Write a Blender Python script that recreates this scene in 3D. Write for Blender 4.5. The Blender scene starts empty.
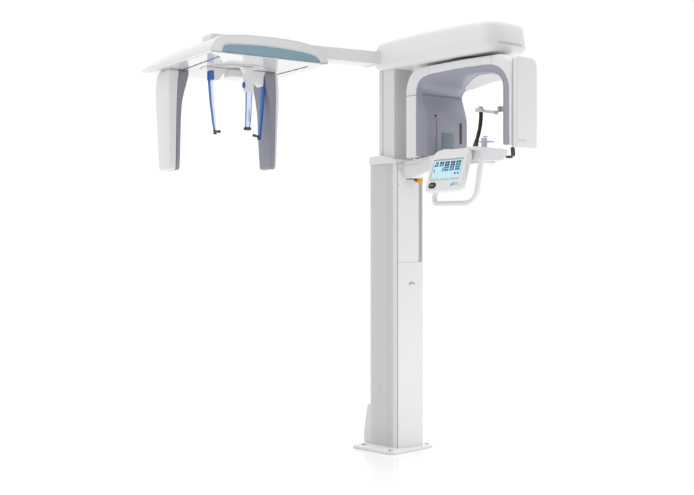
import bpy, bmesh, math, random
from mathutils import Vector, Matrix
random.seed(4)
R = math.radians
sc = bpy.context.scene
COL = sc.collection

# ------------------------------------------------------------------ materials
def mat(name, col, rough=0.4, spec=0.5, metal=0.0, noise=0.03, bump=0.0, nscale=40.0, coat=0.0):
    m = bpy.data.materials.new(name); m.use_nodes = True
    nt = m.node_tree; b = nt.nodes['Principled BSDF']
    tc = nt.nodes.new('ShaderNodeTexCoord')
    n = nt.nodes.new('ShaderNodeTexNoise'); n.inputs['Scale'].default_value = nscale
    n.inputs['Detail'].default_value = 4
    nt.links.new(tc.outputs['Object'], n.inputs['Vector'])
    r = nt.nodes.new('ShaderNodeMapRange')
    r.inputs['To Min'].default_value = max(0.02, rough - 0.02); r.inputs['To Max'].default_value = rough + 0.02
    nt.links.new(n.outputs['Fac'], r.inputs['Value']); nt.links.new(r.outputs['Result'], b.inputs['Roughness'])
    mx = nt.nodes.new('ShaderNodeMix'); mx.data_type = 'RGBA'
    mx.inputs['A'].default_value = (*[c * (1 - noise) for c in col], 1)
    mx.inputs['B'].default_value = (*[min(1, c * (1 + noise)) for c in col], 1)
    n2 = nt.nodes.new('ShaderNodeTexNoise'); n2.inputs['Scale'].default_value = 6
    nt.links.new(tc.outputs['Object'], n2.inputs['Vector'])
    nt.links.new(n2.outputs['Fac'], mx.inputs['Factor']); nt.links.new(mx.outputs['Result'], b.inputs['Base Color'])
    b.inputs['Metallic'].default_value = metal
    b.inputs['Specular IOR Level'].default_value = spec
    b.inputs['Coat Weight'].default_value = coat
    if bump > 0:
        n3 = nt.nodes.new('ShaderNodeTexNoise'); n3.inputs['Scale'].default_value = 900
        nt.links.new(tc.outputs['Object'], n3.inputs['Vector'])
        bp = nt.nodes.new('ShaderNodeBump'); bp.inputs['Strength'].default_value = bump; bp.inputs['Distance'].default_value = 0.0006
        nt.links.new(n3.outputs['Fac'], bp.inputs['Height']); nt.links.new(bp.outputs['Normal'], b.inputs['Normal'])
    return m

M = {}
M['white'] = mat('white_plastic', (0.755, 0.755, 0.76), 0.38, 0.45, noise=0.012)
M['lacquer'] = mat('white_lacquer', (0.76, 0.76, 0.768), 0.37, 0.45, noise=0.008)
M['underside'] = mat('glossy_white_panel', (0.66, 0.66, 0.668), 0.05, 0.5, noise=0.01)
M['alu'] = mat('powder_coated_profile', (0.72, 0.72, 0.725), 0.36, 0.5, noise=0.012)
M['profile'] = mat('grey_white_profile', (0.62, 0.62, 0.625), 0.38, 0.45, noise=0.012)
M['mauve'] = mat('mauve_grey_plastic', (0.318, 0.324, 0.388), 0.36, 0.4, noise=0.02)
M['podgrey'] = mat('mauve_grey_satin', (0.268, 0.274, 0.322), 0.36, 0.45, noise=0.02)
M['slate'] = mat('slate_blue_strip', (0.24, 0.36, 0.44), 0.3, 0.5, noise=0.02)
M['vent'] = mat('pale_blue_grey_strip', (0.50, 0.56, 0.63), 0.35)
M['grey'] = mat('mid_grey_plastic', (0.42, 0.42, 0.43), 0.45)
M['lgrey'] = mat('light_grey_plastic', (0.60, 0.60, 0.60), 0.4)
M['gap'] = mat('shadow_gap_rubber', (0.06, 0.06, 0.065), 0.7)
M['seam'] = mat('seam_grey', (0.22, 0.22, 0.25), 0.6)
M['black'] = mat('black_plastic', (0.012, 0.012, 0.014), 0.35)
M['charcoal'] = mat('charcoal_rubber', (0.06, 0.062, 0.07), 0.5)
M['orange'] = mat('orange_plastic', (0.78, 0.30, 0.01), 0.35)
M['teal_win'] = mat('grey_teal_window', (0.17, 0.235, 0.26), 0.12, 0.6)
M['blue'] = mat('blue_acrylic_edge', (0.032, 0.125, 0.47), 0.16, 0.6)
M['lavender'] = mat('lavender_plastic', (0.52, 0.52, 0.66), 0.35)
M['steel'] = mat('stainless_steel', (0.50, 0.50, 0.51), 0.3, 0.5, metal=0.9)
M['mark_blue'] = mat('blue_print', (0.01, 0.24, 0.44), 0.5)
M['mark_cyan'] = mat('cyan_print', (0.0, 0.38, 0.66), 0.5)
M['mark_grey'] = mat('grey_print', (0.28, 0.28, 0.28), 0.5)
M['faint'] = mat('faint_print', (0.56, 0.56, 0.57), 0.5)
M['rail'] = mat('rail_dark', (0.10, 0.10, 0.115), 0.4)

def acrylic():
    m = bpy.data.materials.new('clear_blue_acrylic'); m.use_nodes = True
    nt = m.node_tree; b = nt.nodes['Principled BSDF']
    b.inputs['Base Color'].default_value = (0.66, 0.79, 1.0, 1); b.inputs['Roughness'].default_value = 0.08
    tr = nt.nodes.new('ShaderNodeBsdfTransparent'); tr.inputs['Color'].default_value = (0.88, 0.93, 1.0, 1)
    n = nt.nodes.new('ShaderNodeTexNoise'); n.inputs['Scale'].default_value = 20
    mp = nt.nodes.new('ShaderNodeMapRange'); mp.inputs['To Min'].default_value = 0.76; mp.inputs['To Max'].default_value = 0.84
    mx = nt.nodes.new('ShaderNodeMixShader')
    nt.links.new(n.outputs['Fac'], mp.inputs['Value']); nt.links.new(mp.outputs['Result'], mx.inputs['Fac'])
    nt.links.new(b.outputs['BSDF'], mx.inputs[1]); nt.links.new(tr.outputs['BSDF'], mx.inputs[2])
    nt.links.new(mx.outputs['Shader'], nt.nodes['Material Output'].inputs['Surface'])
    return m
M['acrylic'] = acrylic()

def emis(name, col, strength):
    m = bpy.data.materials.new(name); m.use_nodes = True
    nt = m.node_tree; b = nt.nodes['Principled BSDF']
    b.inputs['Base Color'].default_value = (0.02, 0.02, 0.02, 1); b.inputs['Roughness'].default_value = 0.15
    tc = nt.nodes.new('ShaderNodeTexCoord'); n = nt.nodes.new('ShaderNodeTexNoise'); n.inputs['Scale'].default_value = 5
    mx = nt.nodes.new('ShaderNodeMix'); mx.data_type = 'RGBA'
    mx.inputs['A'].default_value = (*[c * .97 for c in col], 1); mx.inputs['B'].default_value = (*col, 1)
    nt.links.new(tc.outputs['Object'], n.inputs['Vector']); nt.links.new(n.outputs['Fac'], mx.inputs['Factor'])
    nt.links.new(mx.outputs['Result'], b.inputs['Emission Color']); b.inputs['Emission Strength'].default_value = strength
    return m
M['screen'] = emis('lit_screen', (0.60, 0.83, 0.90), 0.94)
M['icon_dark'] = emis('icon_navy', (0.01, 0.06, 0.15), 0.8)
M['icon_teal'] = emis('icon_teal', (0.01, 0.22, 0.38), 0.9)
M['icon_bar'] = emis('icon_bar', (0.36, 0.55, 0.62), 0.9)

# ------------------------------------------------------------------ mesh helpers
def finish(bm, angle=32):
    bmesh.ops.remove_doubles(bm, verts=bm.verts, dist=1e-6)
    bmesh.ops.recalc_face_normals(bm, faces=bm.faces)
    for f in bm.faces: f.smooth = True
    for e in bm.edges:
        if len(e.link_faces) == 2 and e.calc_face_angle(0) > R(angle): e.smooth = False

def obj(name, bm, m, parent=None, angle=32, wn=True):
    finish(bm, angle)
    me = bpy.data.meshes.new(name); bm.to_mesh(me); bm.free()
    me.materials.append(M[m] if isinstance(m, str) else m)
    o = bpy.data.objects.new(name, me); COL.objects.link(o)
    if parent is not None:
        o.parent = parent
        if parent.type == 'EMPTY': o.matrix_parent_inverse = Matrix.Translation(-parent.location)
    if wn:
        w = o.modifiers.new('wn', 'WEIGHTED_NORMAL'); w.keep_sharp = True
    return o

def bevel(bm, width, segs=3, angle=28, edges=None):
    es = edges if edges is not None else [e for e in bm.edges if len(e.link_faces) == 2 and e.calc_face_angle(0) > R(angle)]
    if es and width > 0:
        bmesh.ops.bevel(bm, geom=es, offset=width, segments=segs, profile=0.5, affect='EDGES', clamp_overlap=True)

def box(x0, x1, y0, y1, z0, z1, bv=0.0, segs=2, bm=None):
    b = bmesh.new()
    v = [b.verts.new((x, y, z)) for z in (z0, z1) for y in (y0, y1) for x in (x0, x1)]
    for q in ((0, 2, 3, 1), (4, 5, 7, 6), (0, 1, 5, 4), (2, 6, 7, 3), (0, 4, 6, 2), (1, 3, 7, 5)):
        b.faces.new([v[i] for i in q])
    bmesh.ops.recalc_face_normals(b, faces=b.faces)
    bevel(b, bv, segs)
    return join(bm, b)

def join(bm, b):
    if bm is None: return b
    me = bpy.data.meshes.new('tmp'); b.to_mesh(me); b.free(); bm.from_mesh(me); bpy.data.meshes.remove(me)
    return bm

def prism(pts, axis, a, b_, bv=0.0, segs=3, bm=None, angle=28):
    """extrude a 2D polygon along an axis from a to b_ (numbers, or functions of the 2D point)"""
    b = bmesh.new()
    def p3(p, t):
        t = t(p) if callable(t) else t
        return {'x': (t, p[0], p[1]), 'y': (p[0], t, p[1]), 'z': (p[0], p[1], t)}[axis]
    r0 = [b.verts.new(p3(p, a)) for p in pts]; r1 = [b.verts.new(p3(p, b_)) for p in pts]
    n = len(pts)
    b.faces.new(r0); b.faces.new(list(reversed(r1)))
    for i in range(n): b.faces.new([r0[i], r0[(i + 1) % n], r1[(i + 1) % n], r1[i]])
    bmesh.ops.recalc_face_normals(b, faces=b.faces)
    if bv:
        es = [e for e in b.edges if len(e.link_faces) == 2 and e.calc_face_angle(0) > R(angle) ]
        bevel(b, bv, segs, edges=es)
    return join(bm, b)

def loft(rings, cap=True, bm=None, closed=True):
    b = bmesh.new()
    rs = [[b.verts.new(p) for p in ring] for ring in rings]
    n = len(rs[0])
    for i in range(len(rs) - 1):
        for k in range(n if closed else n - 1):
            b.faces.new([rs[i][k], rs[i][(k + 1) % n], rs[i + 1][(k + 1) % n], rs[i + 1][k]])
    if cap:
        b.faces.new(list(reversed(rs[0]))); b.faces.new(rs[-1])
    bmesh.ops.recalc_face_normals(b, faces=b.faces)
    return join(bm, b)

def rrect(x0, x1, y0, y1, rad, n=6):
    """rounded rectangle outline; rad = one radius or four (x0y0, x1y0, x1y1, x0y1)"""
    rr = rad if isinstance(rad, (tuple, list)) else [rad] * 4
    out = []
    for (cx, cy, a0, r) in ((x0 + rr[0], y0 + rr[0], 180, rr[0]), (x1 - rr[1], y0 + rr[1], 270, rr[1]),
                            (x1 - rr[2], y1 - rr[2], 0, rr[2]), (x0 + rr[3], y1 - rr[3], 90, rr[3])):
        for k in range(n + 1):
            t = R(a0 + 90 * k / n); out.append((cx + r * math.cos(t), cy + r * math.sin(t)))
    return out

def smooth_path(pts, n=8):
    P = [Vector(p) for p in pts]; out = []
    for i in range(len(P) - 1):
        p0 = P[max(i - 1, 0)]; p1 = P[i]; p2 = P[i + 1]; p3 = P[min(i + 2, len(P) - 1)]
        for k in range(n):
            t = k / n
            out.append(0.5 * ((2 * p1) + (p2 - p0) * t + (2 * p0 - 5 * p1 + 4 * p2 - p3) * t * t + (3 * p1 - p0 - 3 * p2 + p3) * t ** 3))
    out.append(P[-1]); return out

def round_corners(pts, rads, n=6):
    """open polyline with filleted corners"""
    P = [Vector(p) for p in pts]; out = [P[0]]
    for i in range(1, len(P) - 1):
        a = (P[i - 1] - P[i]).normalized(); b = (P[i + 1] - P[i]).normalized()
        r = rads[i] if isinstance(rads, (list, tuple)) else rads
        for k in range(n + 1):
            t = k / n
            out.append((P[i] + a * r) * (1 - t) ** 2 + P[i] * 2 * t * (1 - t) + (P[i] + b * r) * t * t)
    out.append(P[-1]); return out

def tube(path, rad, segs=14, bm=None, sx=1.0):
    P = [Vector(p) for p in path]; rings = []
    up = None
    for i, p in enumerate(P):
        t = ((P[min(i + 1, len(P) - 1)] - P[max(i - 1, 0)])).normalized()
        if up is None:
            up = Vector((1, 0, 0)) if abs(t.x) < 0.9 else Vector((0, 1, 0))
        s = t.cross(up).normalized(); up = s.cross(t).normalized()
        r = rad[i] if isinstance(rad, (list, tuple)) else rad
        rings.append([p + (s * math.cos(2 * math.pi * k / segs) + up * sx * math.sin(2 * math.pi * k / segs)) * r for k in range(segs)])
    return loft(rings, True, bm)

def lathe(profile, centre, segs=28, bm=None):
    rings = [[(centre[0] + r * math.cos(2 * math.pi * k / segs), centre[1] + r * math.sin(2 * math.pi * k / segs), centre[2] + z) for k in range(segs)] for r, z in profile]
    return loft(rings, True, bm)

def xform(bm, f):
    for v in bm.verts: v.co = Vector(f(v.co))
    return bm

def text(name, s, size, m, parent, mtx, extrude=0.0002, sx=1.0, shear=0.0):
    cu = bpy.data.curves.new(name, 'FONT'); cu.body = s; cu.size = size; cu.extrude = extrude; cu.shear = shear; cu.space_line = 0.8
    t = bpy.data.objects.new('tmp_text', cu); COL.objects.link(t)
    dg = bpy.context.evaluated_depsgraph_get(); dg.update()
    me = bpy.data.meshes.new_from_object(t.evaluated_get(dg)); me.name = name
    bpy.data.objects.remove(t); bpy.data.curves.remove(cu)
    me.transform(mtx @ Matrix.Diagonal((sx, 1, 1, 1)))
    me.materials.clear(); me.materials.append(M[m])
    o = bpy.data.objects.new(name, me); COL.objects.link(o); o.parent = parent
    if parent.type == 'EMPTY': o.matrix_parent_inverse = Matrix.Translation(-parent.location)
    return o

# ------------------------------------------------------------------ setting
def floor_mat():
    m = bpy.data.materials.new('white_gloss_floor'); m.use_nodes = True
    nt = m.node_tree; b = nt.nodes['Principled BSDF']
    tc = nt.nodes.new('ShaderNodeTexCoord'); n = nt.nodes.new('ShaderNodeTexNoise'); n.inputs['Scale'].default_value = 3
    nt.links.new(tc.outputs['Object'], n.inputs['Vector'])
    r = nt.nodes.new('ShaderNodeMapRange'); r.inputs['To Min'].default_value = 0.05; r.inputs['To Max'].default_value = 0.08
    nt.links.new(n.outputs['Fac'], r.inputs['Value']); nt.links.new(r.outputs['Result'], b.inputs['Roughness'])
    b.inputs['Base Color'].default_value = (0.93, 0.93, 0.93, 1); b.inputs['IOR'].default_value = 1.45
    return m
M['floor'] = floor_mat()
bm = bmesh.new(); S_ = 60
vs = [bm.verts.new(p) for p in ((-S_, -S_, 0), (S_, -S_, 0), (S_, S_, 0), (-S_, S_, 0))]; bm.faces.new(vs)
fl = obj('floor', bm, 'floor', wn=False); fl['kind'] = 'structure'

# ------------------------------------------------------------------ the machine
root = bpy.data.objects.new('dental_xray_machine', None); COL.objects.link(root)
root.location = (0.07, 0.07, 0.0); root.empty_display_size = 0.2
root['label'] = 'white dental x-ray machine on a floor-plate column with touch panel and side arm'
root['category'] = 'x-ray machine'

# base plate -------------------------------------------------------
pl = [(-.100, -.082), (.240, -.034), (.245, .315), (-.098, .226)]
def filleted(poly, r, n=5):
    out = []
    for i, p in enumerate(poly):
        p = Vector(p); a = (Vector(poly[i - 1]) - p).normalized(); b = (Vector(poly[(i + 1) % len(poly)]) - p).normalized()
        rr = r[i] if isinstance(r, (list, tuple)) else r
        for k in range(n + 1):
            t = k / n; q = (p + a * rr) * (1 - t) ** 2 + p * 2 * t * (1 - t) + (p + b * rr) * t * t
            out.append((q.x, q.y))
    return out
base = obj('base_plate', prism(filleted(pl, (.05, .02, .02, .012)), 'z', 0.0, 0.0155, 0.0025, 2), 'white', root)
for x, y in ((-.048, .195), (.222, -.004), (-.064, -.038), (.215, .27)):
    b = lathe([(0.0135, 0), (0.0135, .001), (0.0125, .0016)], (x, y, .0155), 24)
    b = lathe([(0.0085, 0), (0.0085, .0028), (0.0075, .0036)], (x, y, .0168), 6, b)
    obj('bolt', b, 'steel', base)
# gusset
obj('column_gusset', prism([(.198, .0155), (.262, .0155), (.264, .07), (.234, .215), (.226, .222), (.198, .222)], 'x', .012, .175, .003, 2), 'alu', root)

# lower column: extruded profile with a softly bowed ribbed side -------
prof = [(.022, .0075), (.0145, .0075)]
def sidex(y): return .0010 + .0125 * (max(0, .180 - y) / .16) ** 2
# bright rounded corner strip, then a groove, then the side
side = [(.0145, .0165), (sidex(.0215), .0200)]
for k in range(1, 16):
    y = .0215 + k * (.176 - .0215) / 15
    for g, gd in ((.0627, .0014), (.134, .0008)):
        if abs(y - g) < .0050:
            side += [(sidex(g), g - .0030), (sidex(g) + gd, g - .0016), (sidex(g) + gd, g + .0016), (sidex(g), g + .0030)]
            break
    else:
        side.append((sidex(y), y))
for k in range(1, 9):
    t = R(90 * k / 8); side.append((.0010 + .042 * (1 - math.cos(t)), .180 + .042 * math.sin(t)))
prof += side
prof += [(.146, .222)]
for k in range(1, 9):
    t = R(90 * k / 8); prof.append((.146 + .042 * math.sin(t), .180 + .042 * math.cos(t)))
prof += [(.1885, .02), (.170, .006)]
lower = obj('column', prism(prof, 'z', .0155, 1.484), 'profile', root, angle=24)
strip = [(.0140, .0065), (.0138, .0005), (.0122, -.0018), (.0095, -.0028), (.0065, -.0018), (.0030, .0014), (-.0005, .0062), (-.0025, .0105), (-.0026, .0140), (-.0005, .0160), (.0060, .0166), (.0140, .0072)]
obj('corner_strip', prism(strip, 'z', .0157, 1.4838), 'white', lower, angle=40)
obj('groove_liner', box(.0135, .0170, .0000, .0070, .0157, 1.4838), 'lgrey', lower, wn=False)
# embossed marking on the column side
b = None
for k in range(5):
    z = .285 + k * .0115
    b = box(.0016, .0060, .118, .124, z, z + .008, 0, bm=b)
obj('marking', b, 'lgrey', lower, wn=False)
# front cover
fp = obj('front_panel', box(.0165, .1905, -.0065, .006, .0158, .9740, .0012), 'white', root)
up = obj('front_panel', box(.0165, .1605, -.0065, .006, .9748, 1.4522, .0012), 'white', root)
obj('front_panel', box(.0165, .1605, -.0060, .006, 1.4531, 1.4835, .0012), 'white', root)
obj('guide_slot', box(.1607, .1885, -.0022, .006, .9752, 1.4835), 'grey', root)
obj('edge_trim', box(.1840, .1905, -.0065, .0055, .9752, 1.4835, .0015), 'white', root)
obj('screw', xform(lathe([(.003, 0), (.003, .001), (.002, .0014)], (0, 0, 0), 12), lambda c: (.022 + c.x, -.0065 - c.z, 1.373 + c.y)), 'grey', up)
def emblem(parent, mtx, s):
    """small two-bar emblem: two slanted blue bars cut square on the right"""
    def para(pts): 
        bb = prism([(x * s, y * s) for x, y in pts], 'z', 0, .0003); bb.transform(mtx); return bb
    obj('emblem', para([(0, 0), (.27, 0), (.94, .66), (.94, .94)]), 'mark_cyan', parent, wn=False)
    obj('emblem', para([(.36, 0), (.62, 0), (.94, .32), (.94, .58)]), 'mark_blue', parent, wn=False)
Rx = Matrix.Rotation(R(90), 4, 'X')
emblem(fp, Matrix.Translation((.0875, -.0068, .857)) @ Rx, .0185)
text('lettering', 'D\u00dcRR\nDENTAL', .0085, 'mark_grey', fp, Matrix.Translation((.1065, -.0068, .8645)) @ Rx)

# collar on top of the lower column
def ctop(y):
    pts = [(-.02, 1.4975), (-.0045, 1.4985), (.01, 1.5045), (.05, 1.515), (.095, 1.527), (.125, 1.5305), (.17, 1.530), (.23, 1.528)]
    for (a, za), (b_, zb) in zip(pts, pts[1:]):
        if a <= y <= b_: return za + (zb - za) * (y - a) / (b_ - a)
    return 1.528
def cring(ins, zf):
    pts = rrect(-.0050 + ins, .1945 - ins, -.0050 + ins, .2265 - ins, (.008, .008, .045, .045), 9)
    out = []
    for i, p in enumerate(pts):
        q = pts[(i + 1) % len(pts)]; n = (3, 12)[(i // 10) % 2] if i % 10 == 9 else 1
        for k in range(n):
            x, y = p[0] + (q[0] - p[0]) * k / n, p[1] + (q[1] - p[1]) * k / n
            out.append((x, y, zf(y)))
    return out
obj('column_collar', loft([cring(.002, lambda y: 1.4848), cring(0, lambda y: 1.4866), cring(0, lambda y: ctop(y) - .008), cring(.0015, lambda y: ctop(y) - .0045),
                           cring(.0045, lambda y: ctop(y) - .0016), cring(.009, lambda y: ctop(y)), cring(.03, lambda y: ctop(y) + .0006)]), 'lacquer', root, angle=60, wn=False)
# inner telescoping column
ip = [(.022, .030), (.150, .030), (.168, .05), (.168, .155), (.03, .155), (.0205, .147), (.0205, .1235), (.0275, .1220), (.0275, .1150), (.0195, .1135), (.0195, .036)]
obj('inner_column', prism(ip, 'z', 1.46, 1.974, .0012, 2), 'alu', root)
obj('recess_shade_sheet', box(.03, .150, .0245, .0300, 1.50, 1.974, .002), 'lgrey', root)  # added grey sheet, paints the shade on the inner column's front face

# overhead housing -------------------------------------------------
def hring(z, ins, dz=0.0, bow=0.012):
    out = []
    pts = rrect(-.010 + ins, .272 - ins, -.672 + ins * 1.1, .168 - ins, (.048, .05, .03, .03), 8)
    # subdivide long sides so that the arch and the bow read
    dense = []
    for i, p in enumerate(pts):
        q = pts[(i + 1) % len(pts)]; n = ((6, 20)[(i // 9) % 2]) if i % 9 == 8 else 1
        for k in range(n): dense.append((p[0] + (q[0] - p[0]) * k / n, p[1] + (q[1] - p[1]) * k / n))
    for x, y in dense:
        yy = y
        if y < -.5: yy = y - bow * (1 - ((x - .131) / .141) ** 2)
        a = 1 - ((y + .25) / .44) ** 2
        out.append((x, yy, z + dz * a))
    return out
head = obj('overhead_housing', loft([hring(1.9735, .034), hring(1.9765, .020), hring(1.983, .011), hring(2.003, .001), hring(2.007, 0), hring(2.064, .0055, .004), hring(2.092, .009, .008),
            hring(2.105, .013, .010), hring(2.115, .021, .012), hring(2.1215, .032, .014), hring(2.126, .055, .015), hring(2.128, .10, .016)]), 'lacquer', root, angle=60, wn=False)
b = bmesh.new()
def fronty(x): return -.672 - .012 * (1 - ((x - .131) / .141) ** 2)
xs = [.045 + k * (.205 - .045) / 10 for k in range(11)]
rings = []
for x in xs:
    y = fronty(x) + .0012
    rings.append([(x, y - .0028, 2.0105), (x, y - .0020, 2.0190), (x, y + .008, 2.0190), (x, y + .008, 2.0105)])
obj('vent_strip', loft(rings, True, b), 'vent', head, wn=False)
obj('swivel_ring', lathe([(.085, 0), (.085, .014)], (.115, -.42, 1.9615), 40), 'gap', root)

# rotating C-arm ---------------------------------------------------
def xfar(p): return .165 + .170 * min(1, max(0, (p[0] + .62) / .37))
outer = [(-.047, 1.507), (-.047, 1.820), (-.051, 1.868), (-.066, 1.908), (-.090, 1.936), (-.122, 1.952), (-.165, 1.9585),
         (-.30, 1.961), (-.48, 1.961), (-.660, 1.9575), (-.715, 1.949), (-.754, 1.928), (-.779, 1.897), (-.789, 1.855), (-.790, 1.52)]
bandO = [(-.144, 1.507), (-.144, 1.820), (-.150, 1.862), (-.166, 1.886), (-.192, 1.901), (-.237, 1.909), (-.30, 1.9105),
         (-.448, 1.9105), (-.600, 1.909), (-.655, 1.904), (-.697, 1.890), (-.732, 1.862), (-.755, 1.823), (-.763, 1.776), (-.763, 1.52)]
def resample(pts, n):
    P = [Vector(p) for p in pts]; L = [0]
    for a, b_ in zip(P, P[1:]): L.append(L[-1] + (b_ - a).length)
    out = []
    for k in range(n):
        s = L[-1] * k / (n - 1); i = 0
        while i < len(P) - 2 and L[i + 1] < s: i += 1
        t = (s - L[i]) / (L[i + 1] - L[i]); out.append(tuple(P[i].lerp(P[i + 1], t)))
    return out
def sm(pts, keep=()):
    return [tuple(p) for p in smooth_path(pts, 4)]
outS = sm([(p[0], p[1]) for p in outer]); bandS = sm([(p[0], p[1]) for p in bandO])
n_ = len(outS)
# shell: rings across X, outer edge rounded towards the viewer side
def inset(ring_o, ring_i, d):
    o = [tuple(Vector(a).lerp(Vector(b_), d / max(1e-6, (Vector(a) - Vector(b_)).length))) for a, b_ in zip(ring_o, ring_i)]
    return o
def uring(x, o, i): 
    return [((x(p) if callable(x) else x), p[0], p[1]) for p in o] + [((x(p) if callable(x) else x), p[0], p[1]) for p in reversed(i)]
steps = [(.000, .026), (.0035, .014), (.008, .008), (.014, .0038), (.022, .0010), (.032, 0)]
rings = [uring(.020 + dx, inset(outS, bandS, ins), bandS) for dx, ins in steps]
rings += [uring(lambda p: xfar(p) - .012, outS, bandS), uring(lambda p: xfar(p) - .003, inset(outS, bandS, .004), bandS), uring(xfar, inset(outS, bandS, .012), bandS)]
arm = obj('rotating_arm', loft(rings), 'white', root, angle=40, wn=False)
# mauve lining: sloped band + tunnel
bandI = [(-.196, 1.510), (-.196, 1.60), (-.196, 1.685), (-.1925, 1.715), (-.182, 1.748), (-.168, 1.785), (-.158, 1.820), (-.157, 1.845), (-.166, 1.867), (-.186, 1.883), (-.215, 1.891), (-.30, 1.8935),
         (-.44, 1.8915), (-.560, 1.8850), (-.630, 1.878), (-.665, 1.868), (-.690, 1.850), (-.705, 1.825), (-.709, 1.79), (-.709, 1.66), (-.709, 1.535), (-.714, 1.526)]
N = 90
def match(a, b_, n):
    """resample two open curves to n points each, aligned by normalised length"""
    return resample(a, n), resample(b_, n)
bI = resample(sm(bandI), N)
def off(ring, d):
    """grow the inner outline outward into the shell (towards the shell middle)"""
    out = []
    for k, p in enumerate(ring):
        a = Vector(ring[max(0, k - 1)]); b_ = Vector(ring[min(len(ring) - 1, k + 1)]); t = (b_ - a).normalized()
        nrm = Vector((t.y, -t.x)); out.append((p[0] - nrm.x * d, p[1] - nrm.y * d))
    return out
bOr = resample([(-.144, 1.512)] + [p for p in bandS if p[1] > 1.522] + [(-.763, 1.524)], N)
# outer wall of the lining sits a little inside the shell
cx, cz = -.43, 1.60
lo = []
for p in bOr:
    d = Vector((p[0] - cx, max(0.0, p[1] - 1.78))).normalized(); lo.append((p[0] + d.x * .006, p[1] + d.y * .006))
e1 = [tuple(Vector(a).lerp(Vector(b_), .10)) for a, b_ in zip(bOr, bI)]
e2 = [tuple(Vector(a).lerp(Vector(b_), .90)) for a, b_ in zip(bOr, bI)]
def drop(ring, d):
    return [(y, z - d * min(1, max(0, (z - 1.79) / .085))) for y, z in ring]
rings = [uring(.0195, lo, bOr), uring(.0200, lo, e1), uring(.040, lo, e2), uring(.0455, lo, bI),
         uring(lambda p: .0455 + (xfar(p) - .0455) * .33, lo, drop(bI, .007)), uring(lambda p: .0455 + (xfar(p) - .0455) * .66, lo, drop(bI, .0145)),
         uring(lambda p: xfar(p) - .012, lo, drop(bI, .022)), uring(lambda p: xfar(p) - .004, lo, drop(e2, .020)), uring(lambda p: xfar(p) + .0005, lo, bOr)]
lining = obj('arm_lining', loft(rings), 'mauve', root, angle=24, wn=False)
# white inlay on the underside of the arch, its shade painted in as grey
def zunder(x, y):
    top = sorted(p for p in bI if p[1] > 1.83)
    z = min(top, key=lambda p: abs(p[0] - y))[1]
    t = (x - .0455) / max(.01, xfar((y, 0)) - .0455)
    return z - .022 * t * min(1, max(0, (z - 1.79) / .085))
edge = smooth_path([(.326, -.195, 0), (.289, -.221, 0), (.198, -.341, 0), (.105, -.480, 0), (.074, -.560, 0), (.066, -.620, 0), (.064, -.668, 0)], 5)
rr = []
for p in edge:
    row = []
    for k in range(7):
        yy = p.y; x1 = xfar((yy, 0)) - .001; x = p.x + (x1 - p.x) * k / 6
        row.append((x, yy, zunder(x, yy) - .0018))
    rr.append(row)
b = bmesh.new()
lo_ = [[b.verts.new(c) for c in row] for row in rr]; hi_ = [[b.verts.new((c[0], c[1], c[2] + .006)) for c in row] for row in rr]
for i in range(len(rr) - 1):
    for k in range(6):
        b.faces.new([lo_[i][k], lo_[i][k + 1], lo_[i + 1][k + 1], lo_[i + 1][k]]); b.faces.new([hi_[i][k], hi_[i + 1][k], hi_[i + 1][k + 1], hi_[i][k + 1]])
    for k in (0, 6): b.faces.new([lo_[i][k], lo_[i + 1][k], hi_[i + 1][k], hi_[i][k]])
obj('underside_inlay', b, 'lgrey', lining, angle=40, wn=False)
# joint line round the tube head
obj('joint_line', tube([(.0198, -.1435, 1.821), (.0198, -.074, 1.821), (.0232, -.0615, 1.821), (.028, -.0552, 1.821), (.034, -.0512, 1.821), (.042, -.0484, 1.821), (.054, -.0474, 1.821), (.14, -.0474, 1.821)], .0015, 8), 'seam', arm, wn=False)
obj('joint_line', box(.0455, .318, -.1605, -.150, 1.8200, 1.8250), 'seam', lining, wn=False)
# faint cover joints on the top of the arch
for y in (-.232, -.655):
    obj('cover_joint', box(.0192, .0225, y - .0006, y + .0006, 1.9115, 1.950), 'lgrey', arm, wn=False)
# things set into the tube head's wall
Yw = -.196
obj('detector_window', box(.142, .232, Yw - .0012, Yw + .004, 1.515, 1.634, .001), 'teal_win', lining, wn=False)
b = prism(rrect(.271, .289, 1.582, 1.692, .0085, 5), 'y', Yw - .0014, Yw + .003)
obj('collimator_slit', b, 'charcoal', lining, wn=False)
obj('positioning_light', xform(lathe([(.0065, 0), (.0065, .0025), (.005, .0035)], (0, 0, 0), 16), lambda c: (.103 + c.x, -.1935 - c.z, 1.716 + c.y)), 'charcoal', lining, wn=False)
obj('wall_rail', tube([(.109 - .012 * ((t - .2) ** 2), Yw - .0005, 1.690 - .165 * t) for t in [k / 10 for k in range(11)]], .0028, 8), 'seam', lining, wn=False)
obj('wall_joint', box(.060, .128, Yw - .0006, Yw + .002, 1.700, 1.7015), 'seam', lining, wn=False)

# sensor head cover at the front end of the arch
b = bmesh.new()
so = lambda ins: rrect(.0215 + ins, .1635 - ins, 1.5025 + ins, 1.9305 - ins, (.012, .018, .040, .012), 7)
rings = [[(x, y_, z) for x, z in so(i)] for y_, i in ((-.794, .002), (-.806, .0), (-.812, .0006), (-.8155, .0022), (-.8175, .005), (-.8182, .009))]
sens = obj('sensor_head', loft(rings, True, b), 'white', root, angle=50, wn=False)
rings = [[(x, y_, z) for x, z in so(.004)] for y_ in (-.786, -.7955)]
obj('shadow_gap', loft(rings), 'grey', sens, wn=False)
text('lettering', 'VistaPano', .0155, 'faint', sens, Matrix.Translation((.030, -.8184, 1.5345)) @ Rx, shear=.25)
# light marker on the inner side of the sensor leg
lm = obj('light_marker', box(.072, .118, -.7095, -.655, 1.690, 1.713, .003), 'mauve', root)
obj('pivot', box(.068, .076, -.668, -.652, 1.688, 1.715, .002), 'mauve', lm)
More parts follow.
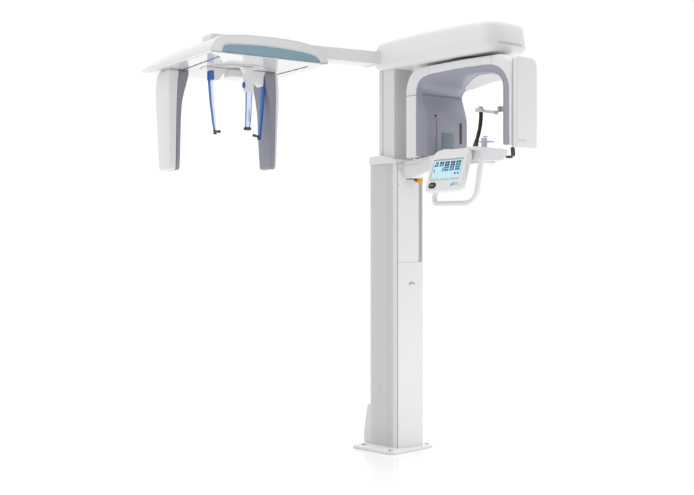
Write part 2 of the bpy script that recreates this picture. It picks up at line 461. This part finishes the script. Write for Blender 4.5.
# dark latch under the sensor leg
lt = obj('latch', box(-.008, .008, -.008, .008, -.036, .010, .003), 'charcoal', root)
lt.data.transform(Matrix.Translation((.105, -.716, 1.509)) @ Matrix.Rotation(R(16), 4, 'Y') @ Matrix.Rotation(R(-18), 4, 'X'))
b = box(-.013, .013, -.011, .011, -.006, .006, .003); b.transform(Matrix.Translation((.095, -.703, 1.473)))
obj('latch_grip', b, 'charcoal', lt)

# patient table and its bracket --------------------------------------
br = [(.016, -.004), (.0175, -.016), (.028, -.026)]
b = prism([(.0, 1.424), (-.006, 1.410), (-.024, 1.4035), (-.075, 1.4055), (-.20, 1.432), (-.36, 1.450), (-.36, 1.505), (-.24, 1.512), (-.17, 1.511), (-.10, 1.5005), (-.035, 1.493), (-.008, 1.490), (.0, 1.474)], 'x', .050, .165, .011, 4, angle=15)
bracket = obj('table_bracket', b, 'lacquer', root, angle=40)
obj('bracket_groove', box(.0485, .0515, -.125, -.012, 1.4735, 1.4755), 'lgrey', bracket, wn=False)
obj('under_plate', box(.056, .110, -.058, -.022, 1.3995, 1.4045, .002), 'seam', bracket)
tp = [(.010, 1.520), (.150, 1.5235), (.196, 1.520), (.199, 1.512), (.190, 1.487), (.164, 1.4685), (.130, 1.4625), (.010, 1.458)]
table = obj('patient_table', prism(tp, 'y', -.602, -.335, .008, 3, angle=20), 'lacquer', root, angle=40)
obj('underside_step', box(.018, .125, -.590, -.345, 1.446, 1.462, .006), 'lacquer', table)
obj('screw_foot', lathe([(.006, 0), (.0075, .003), (.0075, .022)], (.118, -.565, 1.4435), 14), 'lgrey', table)
# raised saddle on the table top seen over the touch panel
b = prism([(-.338, 1.510), (-.600, 1.510), (-.598, 1.523), (-.580, 1.5265), (-.545, 1.5275), (-.50, 1.5235), (-.465, 1.5195), (-.435, 1.5195), (-.405, 1.525), (-.375, 1.528), (-.350, 1.525), (-.340, 1.518)], 'x', -.012, .12, .004, 3, angle=20)
obj('table_saddle', b, 'lacquer', table, angle=40)

# handles (one each side of the table)
hp = round_corners([(0, -.325, 1.385), (0, -.290, 1.2635), (0, -.578, 1.2555), (0, -.616, 1.462)], [0, .035, .075, 0], 8)
for x in (-.004,):
    obj('hand_grip', tube([(x, p.y, p.z) for p in hp], [.0138] * len(hp), 16), 'lacquer', root, angle=60, wn=False)

# chin rest, bite rod and temple supports
chin = obj('chin_rest', box(.078, .094, -.560, -.536, 1.526, 1.575, .002), 'lavender', root)
obj('chin_plate', box(.080, .135, -.570, -.520, 1.555, 1.560, .001), 'lavender', chin)
obj('chin_pin', tube([(.078, -.55, 1.580), (.108, -.55, 1.5815)], .0022, 8), 'grey', chin)
rodp = smooth_path([(.064, -.505, 1.522), (.076, -.507, 1.560), (.094, -.510, 1.620), (.104, -.510, 1.680), (.104, -.508, 1.726)], 5)
temple = obj('temple_support_rod', tube(rodp, [.0105] * 6 + [.0092] * (len(rodp) - 6), 12), 'black', root, angle=60, wn=False)
obj('rod_sleeve', tube([tuple(p) for p in rodp[0:5]], .0122, 12), 'charcoal', temple, angle=60)
b = box(.078, .116, -.520, -.495, 1.704, 1.724, .003); b = box(.095, .112, -.514, -.501, 1.722, 1.732, .002, bm=b)
obj('clamp', b, 'lgrey', temple)
b = box(.108, .190, -.535, -.527, 1.700, 1.714, .002); b = box(.104, .112, -.533, -.508, 1.702, 1.714, .002, bm=b)
bar = obj('temple_bar', b, 'lgrey', temple)
obj('pad', box(.172, .200, -.5365, -.5255, 1.6985, 1.7155, .003), 'grey', bar)
bar2 = obj('temple_bar', box(.108, .160, -.497, -.489, 1.708, 1.719, .002), 'lgrey', temple)

# emergency stop under the bracket
es = lathe([(.010, .030), (.010, .013), (.018, .012), (.0205, .009), (.0205, -.008), (.018, -.013), (.008, -.0145)], (.120, -.052, 1.3985), 28)
stop = obj('emergency_stop', es, 'orange', root, angle=40)
obj('stop_collar', xform(lathe([(.0075, 0), (.0075, .020)], (0, 0, 0), 16), lambda c: (.108 - c.z, -.052 + c.x * 1.2, 1.400 + c.y)), 'charcoal', stop, wn=False)

# touch panel ------------------------------------------------------------
ex = Vector((0, -1, 0)); ey = Vector((.292, 0, .9564)); en = ex.cross(ey)
PM = Matrix((( ex.x, ey.x, en.x, -.0815), (ex.y, ey.y, en.y, -.3065), (ex.z, ey.z, en.z, 1.3195), (0, 0, 0, 1)))
pw, ph = .250, .214
def pout(i, top=.0): 
    pts = rrect(i, pw - i, i, ph - i, (.016, .016, .026, .046), 7)
    return pts
rings = [[(x - max(0, ph - y) * 0.02, y, z) for x, y in pout(i)] for z, i in ((-.040, .020), (-.032, .006), (-.026, .0), (-.008, .0), (-.003, .0015), (0, .005), (.0008, .009))]
b = loft(rings); b.transform(PM)
panel = obj('touch_panel', b, 'lacquer', root, angle=60, wn=False)
def flat(name, pts, z0, z1, m, parent):
    b = prism(pts, 'z', z0, z1); b.transform(PM); return obj(name, b, m, parent, wn=False)
def rect(x0, x1, y0, y1): return [(x0, y0), (x1, y0), (x1, y1), (x0, y1)]
flat('screen_bezel', rect(.0225, .2225, .0555, .1625), .0004, .0012, 'seam', panel)
scr = flat('screen', rect(.0265, .2215, .0575, .1595), .0006, .0016, 'screen', panel)
dark = None; teal = None; bar = None
def addrect(bm, x0, x1, y0, y1, z=.0016):
    return prism(rect(x0, x1, y0, y1), 'z', z, z + .0003, bm=bm)
SX, SY = .0265, .0575
def ic(u0, u1, v0, v1): return (SX + u0 * .195, SX + u1 * .195, SY + v0 * .102, SY + v1 * .102)
cols = [(.045, .165), (.215, .365), (.405, .565), (.605, .755), (.79, .955)]
for ci, (u0, u1) in enumerate(cols):
    um = (u0 + u1) / 2
    rows = 2 if ci < 2 else 4
    for r_ in range(rows):
        v1 = .90 - r_ * .125; v0 = v1 - .108
        tgt = (r_ < 1) if ci < 2 else (r_ in (0, 1)) and not (ci == 4 and r_ == 1)
        for (a, c) in ((u0, um - .005), (um + .005, u1)):
            if ci == 0 and r_ == 0 and a == u0: a = u0 + .03
            if tgt: dark = addrect(dark, *ic(a, c, v0, v1))
            else: teal = addrect(teal, *ic(a, c, v0, v1))
for (u0, u1, v0, v1) in ((.045, .085, .46, .54), (.055, .095, .37, .45), (.335, .385, .50, .60), (.335, .375, .38, .48), (.79, .85, .22, .32), (.89, .95, .22, .32)):
    teal = addrect(teal, *ic(u0, u1, v0, v1))
for k in range(14):
    if k in (4, 9): continue
    bar = addrect(bar, *ic(.04 + k * .066, .04 + k * .066 + .045, .03, .065))
bar = addrect(bar, *ic(.0, 1.0, .945, .998))
for nm, bb, mm in (('icon', dark, 'icon_dark'), ('icon', teal, 'icon_teal'), ('status_bar', bar, 'icon_bar')):
    bb.transform(PM); obj(nm, bb, mm, scr, wn=False)
b = loft([[(x, y, z) for x, y in rrect(.0235 + i, .0715 - i, .0145 + i, .0435 - i, .0140 - i * .9, 6)] for z, i in ((.0004, 0), (.003, 0), (.0042, .0015), (.0046, .004))])
b.transform(PM); btn = obj('start_button', b, 'black', panel, angle=50, wn=False)
flat('button_label', rect(.034, .061, .0275, .0305), .0046, .0049, 'grey', btn)
emblem(panel, PM @ Matrix.Translation((.170, .0225, .0009)), .021)
text('lettering', 'D\u00dcRR\nDENTAL', .0105, 'mark_grey', panel, PM @ Matrix.Translation((.192, .0325, .0009)))

# ------------------------------------------------------------------ cephalometric side
TH = R(-5.5); OX, OY = -.354, .110
cu_, su_ = math.cos(TH), math.sin(TH)
def W(c): return (OX + c[0] * cu_ - c[1] * su_, OY + c[0] * su_ + c[1] * cu_, c[2])
def cobj(name, bm, m, parent, **k): return obj(name, xform(bm, W), m, parent, **k)
# side arm
ap = [(-.12, 2.000), (.345, 2.0075), (.345, 2.0735), (-.12, 2.064)]
sarm = cobj('side_arm', prism([(x, z) for x, z in ap], 'y', .040, .150, .004, 3), 'white', root)
cobj('flange', box(.326, .352, .034, .152, 2.002, 2.0775, .004), 'white', sarm)
# canopy: outline in plan lofted upwards with rounded shoulders
def lipz(u):
    """height of the front lip's top edge along the canopy"""
    pts = [(-.655, 1.985), (-.645, 2.012), (-.632, 2.030), (-.605, 2.047), (-.566, 2.057), (-.469, 2.067), (-.36, 2.071), (-.268, 2.071), (-.18, 2.067), (-.10, 2.057), (-.06, 2.042), (-.03, 2.018), (.002, 1.985), (.06, 1.982)]
    for (a, za), (b_, zb) in zip(pts, pts[1:]):
        if a <= u <= b_: return za + (zb - za) * (u - a) / (b_ - a)
    return pts[0][1] if u < pts[0][0] else pts[-1][1]
us = [-.655, -.650, -.645, -.639, -.632, -.62, -.605, -.586, -.566, -.52, -.469, -.41, -.36, -.31, -.268, -.22, -.18, -.14, -.10, -.08, -.06, -.045, -.03, -.018, -.008, .002]
def crossec(v, s, hs, zb=1.970):
    """one slice across the canopy at depth v"""
    um = -.327; f = (v / .77)
    wid = 1.0
    top = []
    for u in us:
        uu = um + (u - um) * s + f * (.058 if u > um else -.010) * abs((u - um) / .33)
        z = zb + (lipz(u) - zb) * hs
        top.append((uu, v, z))
    bot = [(top[0][0], v, zb), (top[-1][0], v, zb)]
    return [bot[0]] + top + [bot[1]]
# front fascia slice set, full height along the depth, falling to a thin rounded rear edge
sl = [(0.004, .988, .975), (0.0, .996, .99), (.004, 1.0, 1.0), (.012, 1.002, 1.006), (.05, 1.003, 1.02), (.12, 1.003, 1.03), (.25, 1.003, 1.02), (.40, 1.003, .97), (.53, 1.003, .88), (.62, 1.003, .76), (.69, 1.002, .68), (.735, 1.0, .54), (.757, .998, .42), (.768, .994, .28)]
canopy = cobj('ceph_canopy', loft([crossec(*a) for a in sl]), 'lacquer', root, angle=50, wn=False)
# glossy underside sheet
ub = [(-.640, .012), (-.008, .012), (.044, .752), (-.640, .752)]
under = cobj('canopy_underside', prism(ub, 'z', 1.9672, 1.9715, .0015, 2), 'underside', canopy)
# slate blue strip on the lip
st = [(-.592, 1.974), (-.590, 1.990), (-.584, 2.001), (-.572, 2.007), (-.547, 2.011), (-.46, 2.017), (-.369, 2.0195), (-.28, 2.019), (-.20, 2.0155), (-.14, 2.011), (-.10, 2.006), (-.072, 1.998), (-.055, 1.988), (-.045, 1.974)]
cobj('accent_strip', prism(st, 'y', -.0028, .006), 'slate', canopy, wn=False)
# low cap on the roof above the left rail
cobj('roof_cap', prism(rrect(-.625, -.50, .050, .165, .02, 5), 'z', 2.03, 2.069, .008, 3), 'lacquer', canopy, angle=40)
# slots in the underside
cobj('rail_slot', prism(filleted([(-.566, .10), (-.558, .10), (-.527, .56), (-.535, .56)], .002, 2), 'z', 1.9655, 1.9675), 'rail', under, wn=False)
cobj('rail_slot', prism(filleted([(-.055, .107), (-.047, .107), (-.046, .50), (-.054, .50)], .002, 2), 'z', 1.9655, 1.9675), 'rail', under, wn=False)
# ring slot round the ear-rod carrier
cxr, cyr = -.305, .405
def ringsec(r0, r1, a0, a1, z0, z1, n=40, bm=None):
    pts = []
    rr = [[(cxr + r * math.cos(R(a0 + (a1 - a0) * k / n)), cyr + r * math.sin(R(a0 + (a1 - a0) * k / n)), z) for (r, z) in ((r0, z0), (r1, z0), (r1, z1), (r0, z1))] for k in range(n + 1)]
    return loft(rr, True, bm)
cobj('ring_slot', ringsec(.178, .183, 150, 395, 1.9656, 1.9674), 'grey', under, wn=False)
cobj('ring_slot', ringsec(.150, .153, 200, 250, 1.9656, 1.9674), 'grey', under, wn=False)

# carriers that hang the pads: shaped as blade-like pods -----------------
def pod(side):
    s = 1 if side == 'l' else -1
    # profile across u at height z: outer face position, white/mauve split, inner face position (for the left pod, u grows inward)
    zs = [1.9660, 1.955, 1.94, 1.90, 1.86, 1.82, 1.78, 1.72, 1.62, 1.52, 1.462, 1.452, 1.4485]
    if side == 'l':
        o0 = -.609; vf, vb = .545, .706
        wo = [0, -.004, -.006, -.008, -.0085, -.008, -.007, -.004, -.001, .002, .004, .007, .014]
        sp = [.054, .053, .051, .045, .041, .039, .038, .038, .038, .038, .038, .037, .034]
        wi = [.111, .110, .108, .096, .083, .073, .067, .064, .063, .062, .061, .059, .052]
    else:
        o0 = -.083; vf, vb = .355, .505
        wo = [0, -.003, -.004, -.006, -.007, -.007, -.006, -.004, -.001, .001, .003, .006, .012]
        sp = [.011] * 13
        wi = [.074, .074, .072, .066, .058, .050, .045, .041, .040, .038, .036, .033, .027]
    if side == 'r': zs = [z if z > 1.6 else z + .012 for z in zs]
    vfs = [.012, .006, .003, 0, -.002, -.002, -.001, .001, .004, .008, .012, .016, .026]
    vbs = [-.05, -.025, -.012, -.002, .003, .002, .000, -.003, -.008, -.013, -.018, -.022, -.032]
    def ring(k, a, b_, r):
        u0, u1 = (o0 + a * s, o0 + b_ * s)
        if u0 > u1: u0, u1 = u1, u0
        r = min(r, (u1 - u0) * .45)
        return [(x, y, zs[k]) for x, y in rrect(u0, u1, vf + vfs[k], vb + vbs[k], r, 5)]
    whole = loft([ring(k, wo[k], sp[k] + .0003, .0055) for k in range(13)])
    p = cobj('ceph_pod', whole, 'white', root, angle=60, wn=False)
    inner = loft([ring(k, sp[k] + .0008, wi[k], .008) for k in range(13)])
    cobj('pod_lining', inner, 'podgrey', p, angle=60, wn=False)
    cobj('pod_hanger', box(o0 + (.01 if s > 0 else -.075), o0 + (.075 if s > 0 else -.01), vf + .03, vb - .06, 1.9655, 1.968), 'gap', p, wn=False)
    return p
pod('l'); pod('r')

# ear-rod carrier: hub, side brackets, nasion holder and three clear blades
hub = cobj('rod_carrier', prism(rrect(-.356, -.270, .372, .458, .03, 7), 'z', 1.925, 1.9668, .008, 3), 'white', root, angle=40)
def blade(name, top, bot, wt, wb, thick, edge_v, ew0, ew1):
    """hanging clear blade: wide along v; top and bot are (u, v, z) of its centre line"""
    n = 12; body = []; edge = []
    for k in range(n + 1):
        t = k / n
        bow = .008 * math.sin(math.pi * t)
        u = top[0] + (bot[0] - top[0]) * t ** 1.5; v = top[1] + (bot[1] - top[1]) * t; z = top[2] + (bot[2] - top[2]) * t
        w = wt + (wb - wt) * t; th = thick * (1 - .3 * t)
        body.append([(u - th / 2, v - w / 2, z), (u + th / 2, v - w / 2, z), (u + th / 2, v + w / 2, z), (u - th / 2, v + w / 2, z)])
        e = v + edge_v * w / 2; ew = ew0 + (ew1 - ew0) * t; e -= edge_v * (ew - .002)
        if edge_v == 0: continue
        edge.append([(u - th / 2 - .0006, e - ew, z), (u + th / 2 + .0006, e - ew, z), (u + th / 2 + .0006, e + ew, z), (u - th / 2 - .0006, e + ew, z)])
    p = cobj(name, loft(body), 'acrylic', root, wn=False)
    if edge_v == 0:
        for q in (0, 1):
            strip_ = []
            for r4 in body:
                x0, x1 = (r4[0][0] - .0008, r4[0][0] + ew0) if q == 0 else (r4[1][0] - ew1, r4[1][0] + .0008)
                strip_.append([(x0, r4[0][1] - .0008, r4[0][2]), (x1, r4[0][1] - .0008, r4[0][2]), (x1, r4[0][1] + .003, r4[0][2]), (x0, r4[0][1] + .003, r4[0][2])])
            cobj('coloured_edge', loft(strip_), 'blue', p, wn=False)
    else:
        cobj('coloured_edge', loft(edge), 'blue', p, wn=False)
    return p
# left
bl = blade('ear_rod', (-.452, .400, 1.905), (-.424, .400, 1.632), .036, .020, .010, 1, .0028, .0022)
cobj('blade_block', box(-.463, -.443, .382, .419, 1.900, 1.948, .002), 'blue', bl)
b = prism([(-.470, 1.9668), (-.352, 1.9668), (-.372, 1.950), (-.394, 1.930), (-.408, 1.908), (-.420, 1.900), (-.438, 1.902), (-.442, 1.946), (-.470, 1.948)], 'y', .386, .412, .004, 2)
cobj('rod_bracket', b, 'white', bl, angle=40)
b = tube([(-.428, .400, 1.640), (-.398, .400, 1.642)], [.005, .0075], 10); b = box(-.434, -.420, .393, .407, 1.626, 1.648, .002, bm=b)
cobj('ear_plug', b, 'charcoal', bl)
# right
br_ = blade('ear_rod', (-.150, .395, 1.950), (-.172, .395, 1.620), .034, .018, .014, -1, .0135, .006)
b = prism([(-.215, 1.9668), (-.140, 1.9668), (-.140, 1.946), (-.158, 1.944), (-.162, 1.888), (-.176, 1.886), (-.192, 1.900), (-.205, 1.925)], 'y', .365, .415, .006, 3)
cobj('rod_bracket', b, 'white', br_, angle=40)
b = tube([(-.172, .395, 1.628), (-.208, .395, 1.634)], [.005, .0075], 10); b = box(-.180, -.164, .388, .402, 1.612, 1.634, .002, bm=b)
cobj('ear_plug', b, 'charcoal', br_)
# middle
nb = blade('nasion_rest', (-.292, .290, 1.850), (-.300, .290, 1.655), .010, .007, .036, 0, .0020, .0016)
b = prism([(-.345, 1.9668), (-.270, 1.9668), (-.268, 1.85), (-.274, 1.838), (-.305, 1.834), (-.316, 1.842), (-.318, 1.93)], 'y', .276, .306, .006, 3)
cobj('nasion_holder', b, 'white', nb, angle=40)
cobj('lock_knob', xform(lathe([(.010, 0), (.010, .006), (.008, .008)], (0, 0, 0), 16), lambda c: (-.318 - c.z, .290 + c.x, 1.872 + c.y * 1.6)), 'blue', nb)
cobj('blade_slot', box(-.2975, -.2945, .2785, .2800, 1.69, 1.75), 'blue', nb, wn=False)
b = box(-.318, -.284, .276, .300, 1.644, 1.660, .004)
cobj('nose_pad', b, 'charcoal', nb)

# ------------------------------------------------------------------ camera
FPX, CX, YH, Wp, Hp = 1150.0, 347.0, 257.0, 694.0, 495.0
cam = bpy.data.cameras.new('camera'); co = bpy.data.objects.new('camera', cam); COL.objects.link(co)
A = R(39.5)
co.location = (-3.95625, -4.41085, 1.0)
co.rotation_euler = (R(90), 0, -A)
cam.sensor_width = 36; cam.lens = 36 * FPX / Wp
cam.shift_x = 0; cam.shift_y = (YH - Hp / 2) / Wp
cam.clip_end = 500
sc.camera = co

# ------------------------------------------------------------------ light: white studio
ZEN = 1.16
w = bpy.data.worlds.new('World'); sc.world = w; w.use_nodes = True
nt = w.node_tree; bg = nt.nodes['Background']
tc = nt.nodes.new('ShaderNodeTexCoord')
dot = nt.nodes.new('ShaderNodeVectorMath'); dot.operation = 'DOT_PRODUCT'
dot.inputs[1].default_value = (math.sin(R(27)), math.cos(R(27)), 0)
nt.links.new(tc.outputs['Generated'], dot.inputs[0])
rp = nt.nodes.new('ShaderNodeMapRange'); rp.interpolation_type = 'SMOOTHSTEP'
rp.inputs['From Min'].default_value = -.85; rp.inputs['From Max'].default_value = .55
rp.inputs['To Min'].default_value = .37; rp.inputs['To Max'].default_value = 1.03
nt.links.new(dot.outputs['Value'], rp.inputs['Value'])
sz = nt.nodes.new('ShaderNodeSeparateXYZ'); nt.links.new(tc.outputs['Generated'], sz.inputs[0])
rz = nt.nodes.new('ShaderNodeMapRange'); rz.interpolation_type = 'SMOOTHSTEP'
rz.inputs['From Min'].default_value = .3; rz.inputs['From Max'].default_value = 1.0
rz.inputs['To Min'].default_value = 0; rz.inputs['To Max'].default_value = ZEN
nt.links.new(sz.outputs['Z'], rz.inputs['Value'])
ad = nt.nodes.new('ShaderNodeMath'); ad.operation = 'ADD'
nt.links.new(rp.outputs['Result'], ad.inputs[0]); nt.links.new(rz.outputs['Result'], ad.inputs[1])
nt.links.new(ad.outputs['Value'], bg.inputs['Strength'])
bg.inputs['Color'].default_value = (1, 1, 1, 1)

def area(name, loc, target, size, power, sy=None):
    l = bpy.data.lights.new(name, 'AREA'); l.energy = power; l.size = size
    if sy: l.shape = 'RECTANGLE'; l.size_y = sy
    o = bpy.data.objects.new(name, l); COL.objects.link(o); o.location = loc
    o.rotation_euler = (Vector(target) - Vector(loc)).to_track_quat('-Z', 'Y').to_euler()
    return o
area('added_low_fill', (.9, -1.75, .16), (.1, .0, .25), .6, 10)  # added lamp out of view, brightens the column's lower front

sc.view_settings.view_transform = 'Standard'; sc.view_settings.look = 'None'
sc.view_settings.exposure = 0; sc.view_settings.gamma = 1
